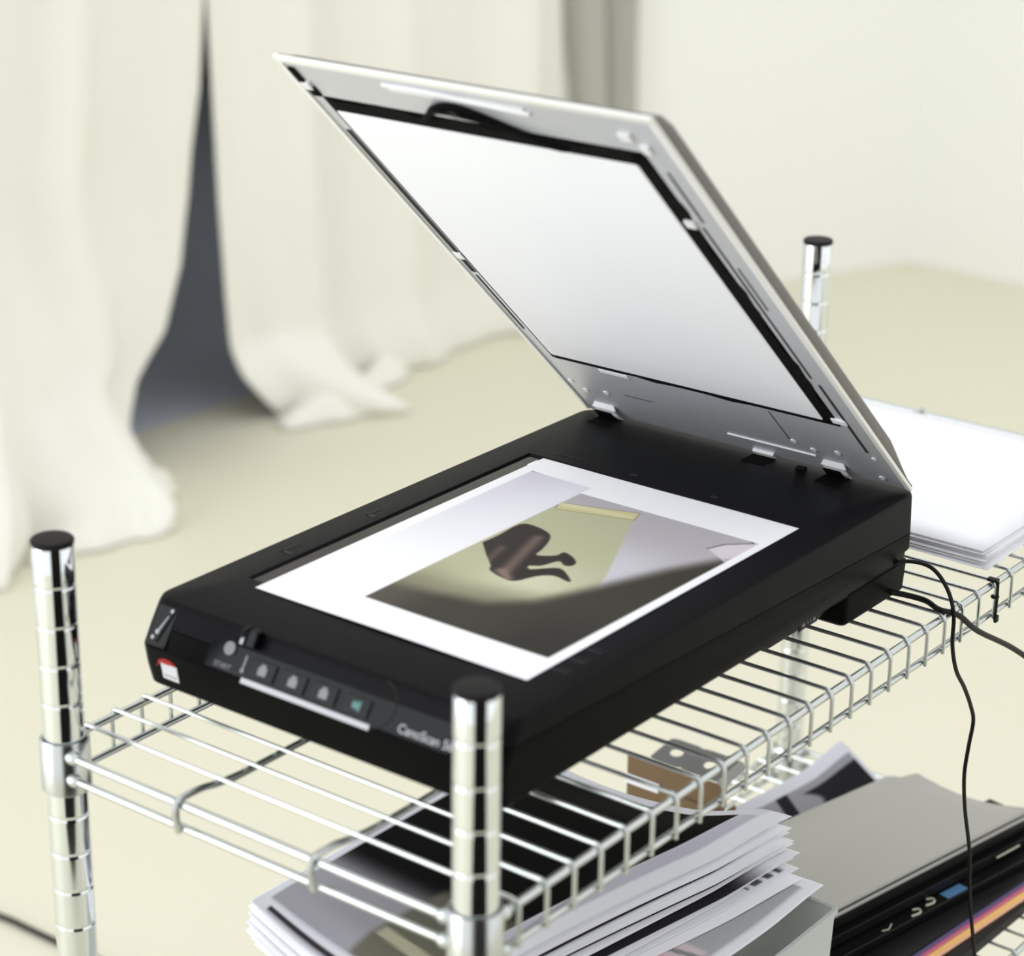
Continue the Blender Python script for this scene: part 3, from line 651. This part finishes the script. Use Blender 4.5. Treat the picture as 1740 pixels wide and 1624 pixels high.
for i in range(NP):
    f = i/(NP-1)
    zc = -197 + 27*f
    if i == NP-1: cs = base_c; zc = -167
    elif i == 0: cs = [(140, 56), (439, 33), (440, 290), (150, 292)]
    elif i == 1: cs = [(130, 116), (437, 48), (440, 292), (150, 294)]
    elif i == 2: cs = [(112, 122), (446, 57), (438, 295), (142, 300)]
    else: cs = jit(base_c, random.uniform(-5, 2) - 6*(1-f), random.uniform(-3, 5) - 12*(1-f), random.uniform(-1.2, 1.2))
    def zf(s, t, zc=zc, f=f, i=i):
        z = zc + (4+6*f)*sstep(.75, 1, s)*sstep(.35, 0, t) - 17*f*sstep(.75, 1., s)*np.sin(np.clip(t-.1, 0, 1)*math.pi)**1.0*.9
        z = z - 9*sstep(.12, 0, s)*np.sin(t*math.pi) + 7*f*np.sin(s*math.pi)*(1-t) - (5*(1-f))*(1-t)**2*np.sin(s*math.pi)
        z = z - 14*(i < 2)*sstep(.45, 0, s)*sstep(.5, 0, t) - 1.5*((i*37) % 5)*.4*sstep(.8, 1, s)*sstep(.2, 0, t)
        return z
    ink = {NP-1: top_ink, 0: bottom_ink, 2: strip_ink, 6: gap_shade_ink, 13: gap_shade_ink, 10: gap_shade_ink}.get(i)
    res = (150, 110) if ink else (24, 18)
    o = grid('paper_sheet', quad(cs, zf), res[0], res[1], M_printmatte if ink else M_paper, ink=ink, thick=.3)
    lab = {NP-1: 'topmost print of the curled pile below the scanner, mostly black image', 0: 'lowest wide print drooping over the frosted tray edge', 1: 'white sheet just above the lowest print on the frosted tray',
           2: 'sheet with small dark pictures along its right edge in the curled pile'}.get(i)
    tag(o, lab or 'white sheet inside the curled pile on the frosted tray', 'paper', 'loose prints piled on the tray')
# tall cardboard file with punched flap, behind the pile
cf = thing('cardboard_file', 'brown cardboard file box with a grey two-hole punched flap behind the paper pile', 'file box')
bm = bmesh.new(); box(bm, 609, 611, 222, 318, ZB, -250); box(bm, 611, 628, 222, 224, ZB, -275); box(bm, 611, 628, 316, 318, ZB, -275); box(bm, 611, 625, 224, 316, ZB, ZB+2)
link_bm('box_body', bm, M_kraft, cf)
bm = bmesh.new()
P = [(612, 296), (612, 228), (616, 221), (650, 230), (648, 300)]; holes = [(630, 283, 6.2), (627, 248, 6.2)]
def ring_face(bm, x0, x1, y0, y1, cx, cy, rad, zf):
    """rectangle with a round hole, as 24 quads"""
    n = 24; o = []; a_ = []
    for i in range(n):
        an = 2*math.pi*i/n; dx, dy = math.cos(an), math.sin(an)
        k = min(((x1-cx)/dx if dx > 0 else (x0-cx)/dx) if abs(dx) > 1e-6 else 1e9, ((y1-cy)/dy if dy > 0 else (y0-cy)/dy) if abs(dy) > 1e-6 else 1e9)
        X, Y = cx+dx*k, cy+dy*k; o.append(bm.verts.new(V((X, Y, zf(X, Y))))); X, Y = cx+dx*rad, cy+dy*rad; a_.append(bm.verts.new(V((X, Y, zf(X, Y)))))
    for i in range(n): bm.faces.new((a_[i], a_[(i+1) % n], o[(i+1) % n], o[i]))
zfl = lambda x, y: -249 + .12*(x-611)
ring_face(bm, 611, 648, 267, 299, 630, 283, 5.6, zfl); ring_face(bm, 611, 648, 231, 267, 629, 249, 5.6, zfl)
bmesh.ops.solidify(bm, geom=bm.faces[:], thickness=.0009)
box(bm, 611, 648, 222, 231, -250.2, -249.4, T=lambda p: (p[0]-(231-p[1])*.5, p[1], p[2]+.12*(p[0]-611)))
o = link_bm('punched_flap', bm, M_greycard, cf); o['label'] = 'grey card flap with two round holes'
bm = bmesh.new(); box(bm, 607, 608.6, 285, 318, -276, -268, bev=.2); link_bm('paper_tab', bm, M_paper, cf)
bm = bmesh.new(); box(bm, 606.5, 609, 222, 285, -282, -272, bev=.2); link_bm('card_tab', bm, M_kraft, cf)

# black portfolios and magazines under the grey sleeve (turned a little on the shelf)
SA = math.radians(-10.9); SO = (790, 42)
def sk(p, SA=SA, SO=SO): a, b, z = p; return (SO[0]+a*math.cos(SA)-b*math.sin(SA), SO[1]+a*math.sin(SA)+b*math.cos(SA), z)
def slab(name, a0, a1, b0, b1, z0, z1, m, parent=None, bev=.8, sk=sk):
    bm = bmesh.new(); box(bm, a0, a1, b0, b1, z0, z1, T=sk, bev=bev); return link_bm(name, bm, m, parent)
sk1 = lambda p: sk(p, math.radians(-2.1), (739, 11))
sk2 = lambda p: sk(p, math.radians(-6.3), (747, 16))
tag(slab('portfolio', -290, 40, -1, 105, ZB, ZB+9, M_binder, sk=sk1), 'lowest black portfolio on the lower shelf, sticking out furthest', 'portfolio', 'black portfolios under the sleeve')
zz = ZB+9.2
for nm, m, h, b0, a0 in (('magazine', M_peach, 2.6, -3, -190), ('magazine', M_yel, 2.2, -1, -195), ('magazine', M_pink, 1.8, 1, -192), ('magazine', M_purple, 2.6, 4, -185)):
    cname = {M_peach: 'peach edged', M_yel: 'yellow edged', M_pink: 'pink edged', M_purple: 'purple edged'}[m]
    tag(slab(nm, a0, 42, b0, 95, zz, zz+h, m, bev=.3, sk=sk2), 'thin %s magazine between the black portfolios' % cname, 'magazine', 'magazines between the portfolios'); zz += h+.15
tag(slab('portfolio', -200, 40, 5.5, 95, zz, zz+2.4, M_binder, sk=sk2, bev=.3), 'thin black folder lying on the magazines', 'portfolio', 'black portfolios under the sleeve'); zz += 2.6
pf = thing('portfolio', 'thick black folder with a blue label under the grey sleeve', 'portfolio', 'black portfolios under the sleeve')
slab('cover', -300, 20, -16, 70, zz, zz+7, M_binder, pf)
zc_ = zz+7
slab('label', -113, -88, -14.5, -5.5, zc_, zc_+.5, M_blue, pf, .1)['label'] = 'blue paper label'
for a, b in ((-136, -10), (-157, -13)):
    bm = bmesh.new(); tube(bm, [sk(q) for q in smooth_path([(a, b, zc_+.6), (a+9, b-1, zc_+.6), (a+13, b+3, zc_+.6), (a+8, b+6, zc_+.6)], 4)], .9, 6); link_bm('printed_mark', bm, M_beige, pf)
bm = bmesh.new(); tube(bm, [sk(q) for q in ((-192, -12, zc_+.6), (-186, -14, zc_+.6), (-178, -10, zc_+.6))], .5, 6); link_bm('printed_mark', bm, M_beige, pf)
tag(slab('booklet', -185, -128, -25, 20, ZB+9.2, ZB+11.5, M_beige, bev=.3), 'beige booklet corner showing beside the magazine edges', 'booklet')
tag(slab('portfolio', -290, 18, -4, 60, zc_+.8, zc_+10, M_binder), 'middle black portfolio of the stack under the sleeve', 'portfolio', 'black portfolios under the sleeve')
tag(slab('portfolio', -280, 16, 3, 46, zc_+10.2, -300, M_binder), 'uppermost black portfolio directly under the grey sleeve', 'portfolio', 'black portfolios under the sleeve')
bm = bmesh.new(); tube(bm, [sk(q) for q in ((-42, -7.2, zc_+8), (-12, -7.2, zc_+8.5))], .7, 6); tag(link_bm('pencil', bm, M_beige), 'thin pale stick lying on the edge of the black folders', 'pencil')
# dark photograph curling up behind the sleeve
def dark_ink(s, t):
    c = np.tile(np.array([214., 214, 224]), (len(s), 1)); m = sstep(.0, .01, s)*sstep(.985, .975, s)*sstep(.0, .02, t)*sstep(.83, .80, t)
    img = np.tile(np.array([150., 150, 156]), (len(s), 1))
    img = paint(img, (38, 36, 40), sstep(.60, .64, s+.06*np.sin(9*t))*sstep(.72, .69, t)); img = paint(img, (40, 36, 42), (1-sstep(.03, .045, np.abs(s-.42-.1*t)))*sstep(.2, .3, t))
    img = paint(img, (116, 84, 86), (1-sstep(.10, .12, t-.1))*(np.sin(s*70) > 0)*.8*sstep(.5, .45, s)); img = paint(img, (30, 28, 30), (1-sstep(.1, .12, t-.12))*(np.sin(s*70) <= 0)*sstep(.5, .45, s))
    return c*(1-m[:, None]) + img*m[:, None]
tag(grid('photo_print', quad([(570, 175), (762, 142), (806, 226), (615, 250)], lambda s, t: -296 + 9*sstep(.7, 1, s)*sstep(.2, 1, t) - 3*np.sin(s*3)), 120, 60, M_printmatte, ink=dark_ink, thick=.4), 'dark photo print with a white border curling up behind the grey sleeve', 'photo')
# grey sleeve
def sleeve(s, t):
    # s along the shelf, t front to back
    x0 = 450 + 352*s; yf = 107 - 67*s + 0*t; yb = 236 - 78*s
    cr = sstep(.93, 1.0, s)
    y = yf + (yb-yf)*t - 5*cr*sstep(.85, 1, t); x = x0 - 16*cr*sstep(.88, 1, t)**2 - 4*(s)*t
    z = -290 + 4.5*np.sin(t*math.pi)*(1-.3*s) - 7*cr**.8*np.sin(np.clip(t*1.1, 0, 1)*math.pi) - 5*sstep(.5, 1, s)*np.sin(np.clip(t, 0, 1)*math.pi)
    return x, y, z
sl = thing('laptop_sleeve', 'soft grey sleeve lying over the black portfolios on the lower shelf', 'sleeve')
grid('top_layer', sleeve, 70, 40, M_felt, sl, thick=2.4)
grid('bottom_layer', lambda s, t: (lambda q: (q[0]+1.5, q[1]-1.5*(1-t), q[2]-4.6))(sleeve(s, t)), 70, 40, M_felt, sl, thick=2.4)
bm = bmesh.new()
ed = [tuple(float(v[0]) for v in sleeve(np.array([a]), np.array([0.]))) for a in np.linspace(0, 1, 30)]
tube(bm, [(x, y+.8, z-2.3) for x, y, z in ed], 1.0, 6); link_bm('zip_seam', bm, M_strap, sl, True)
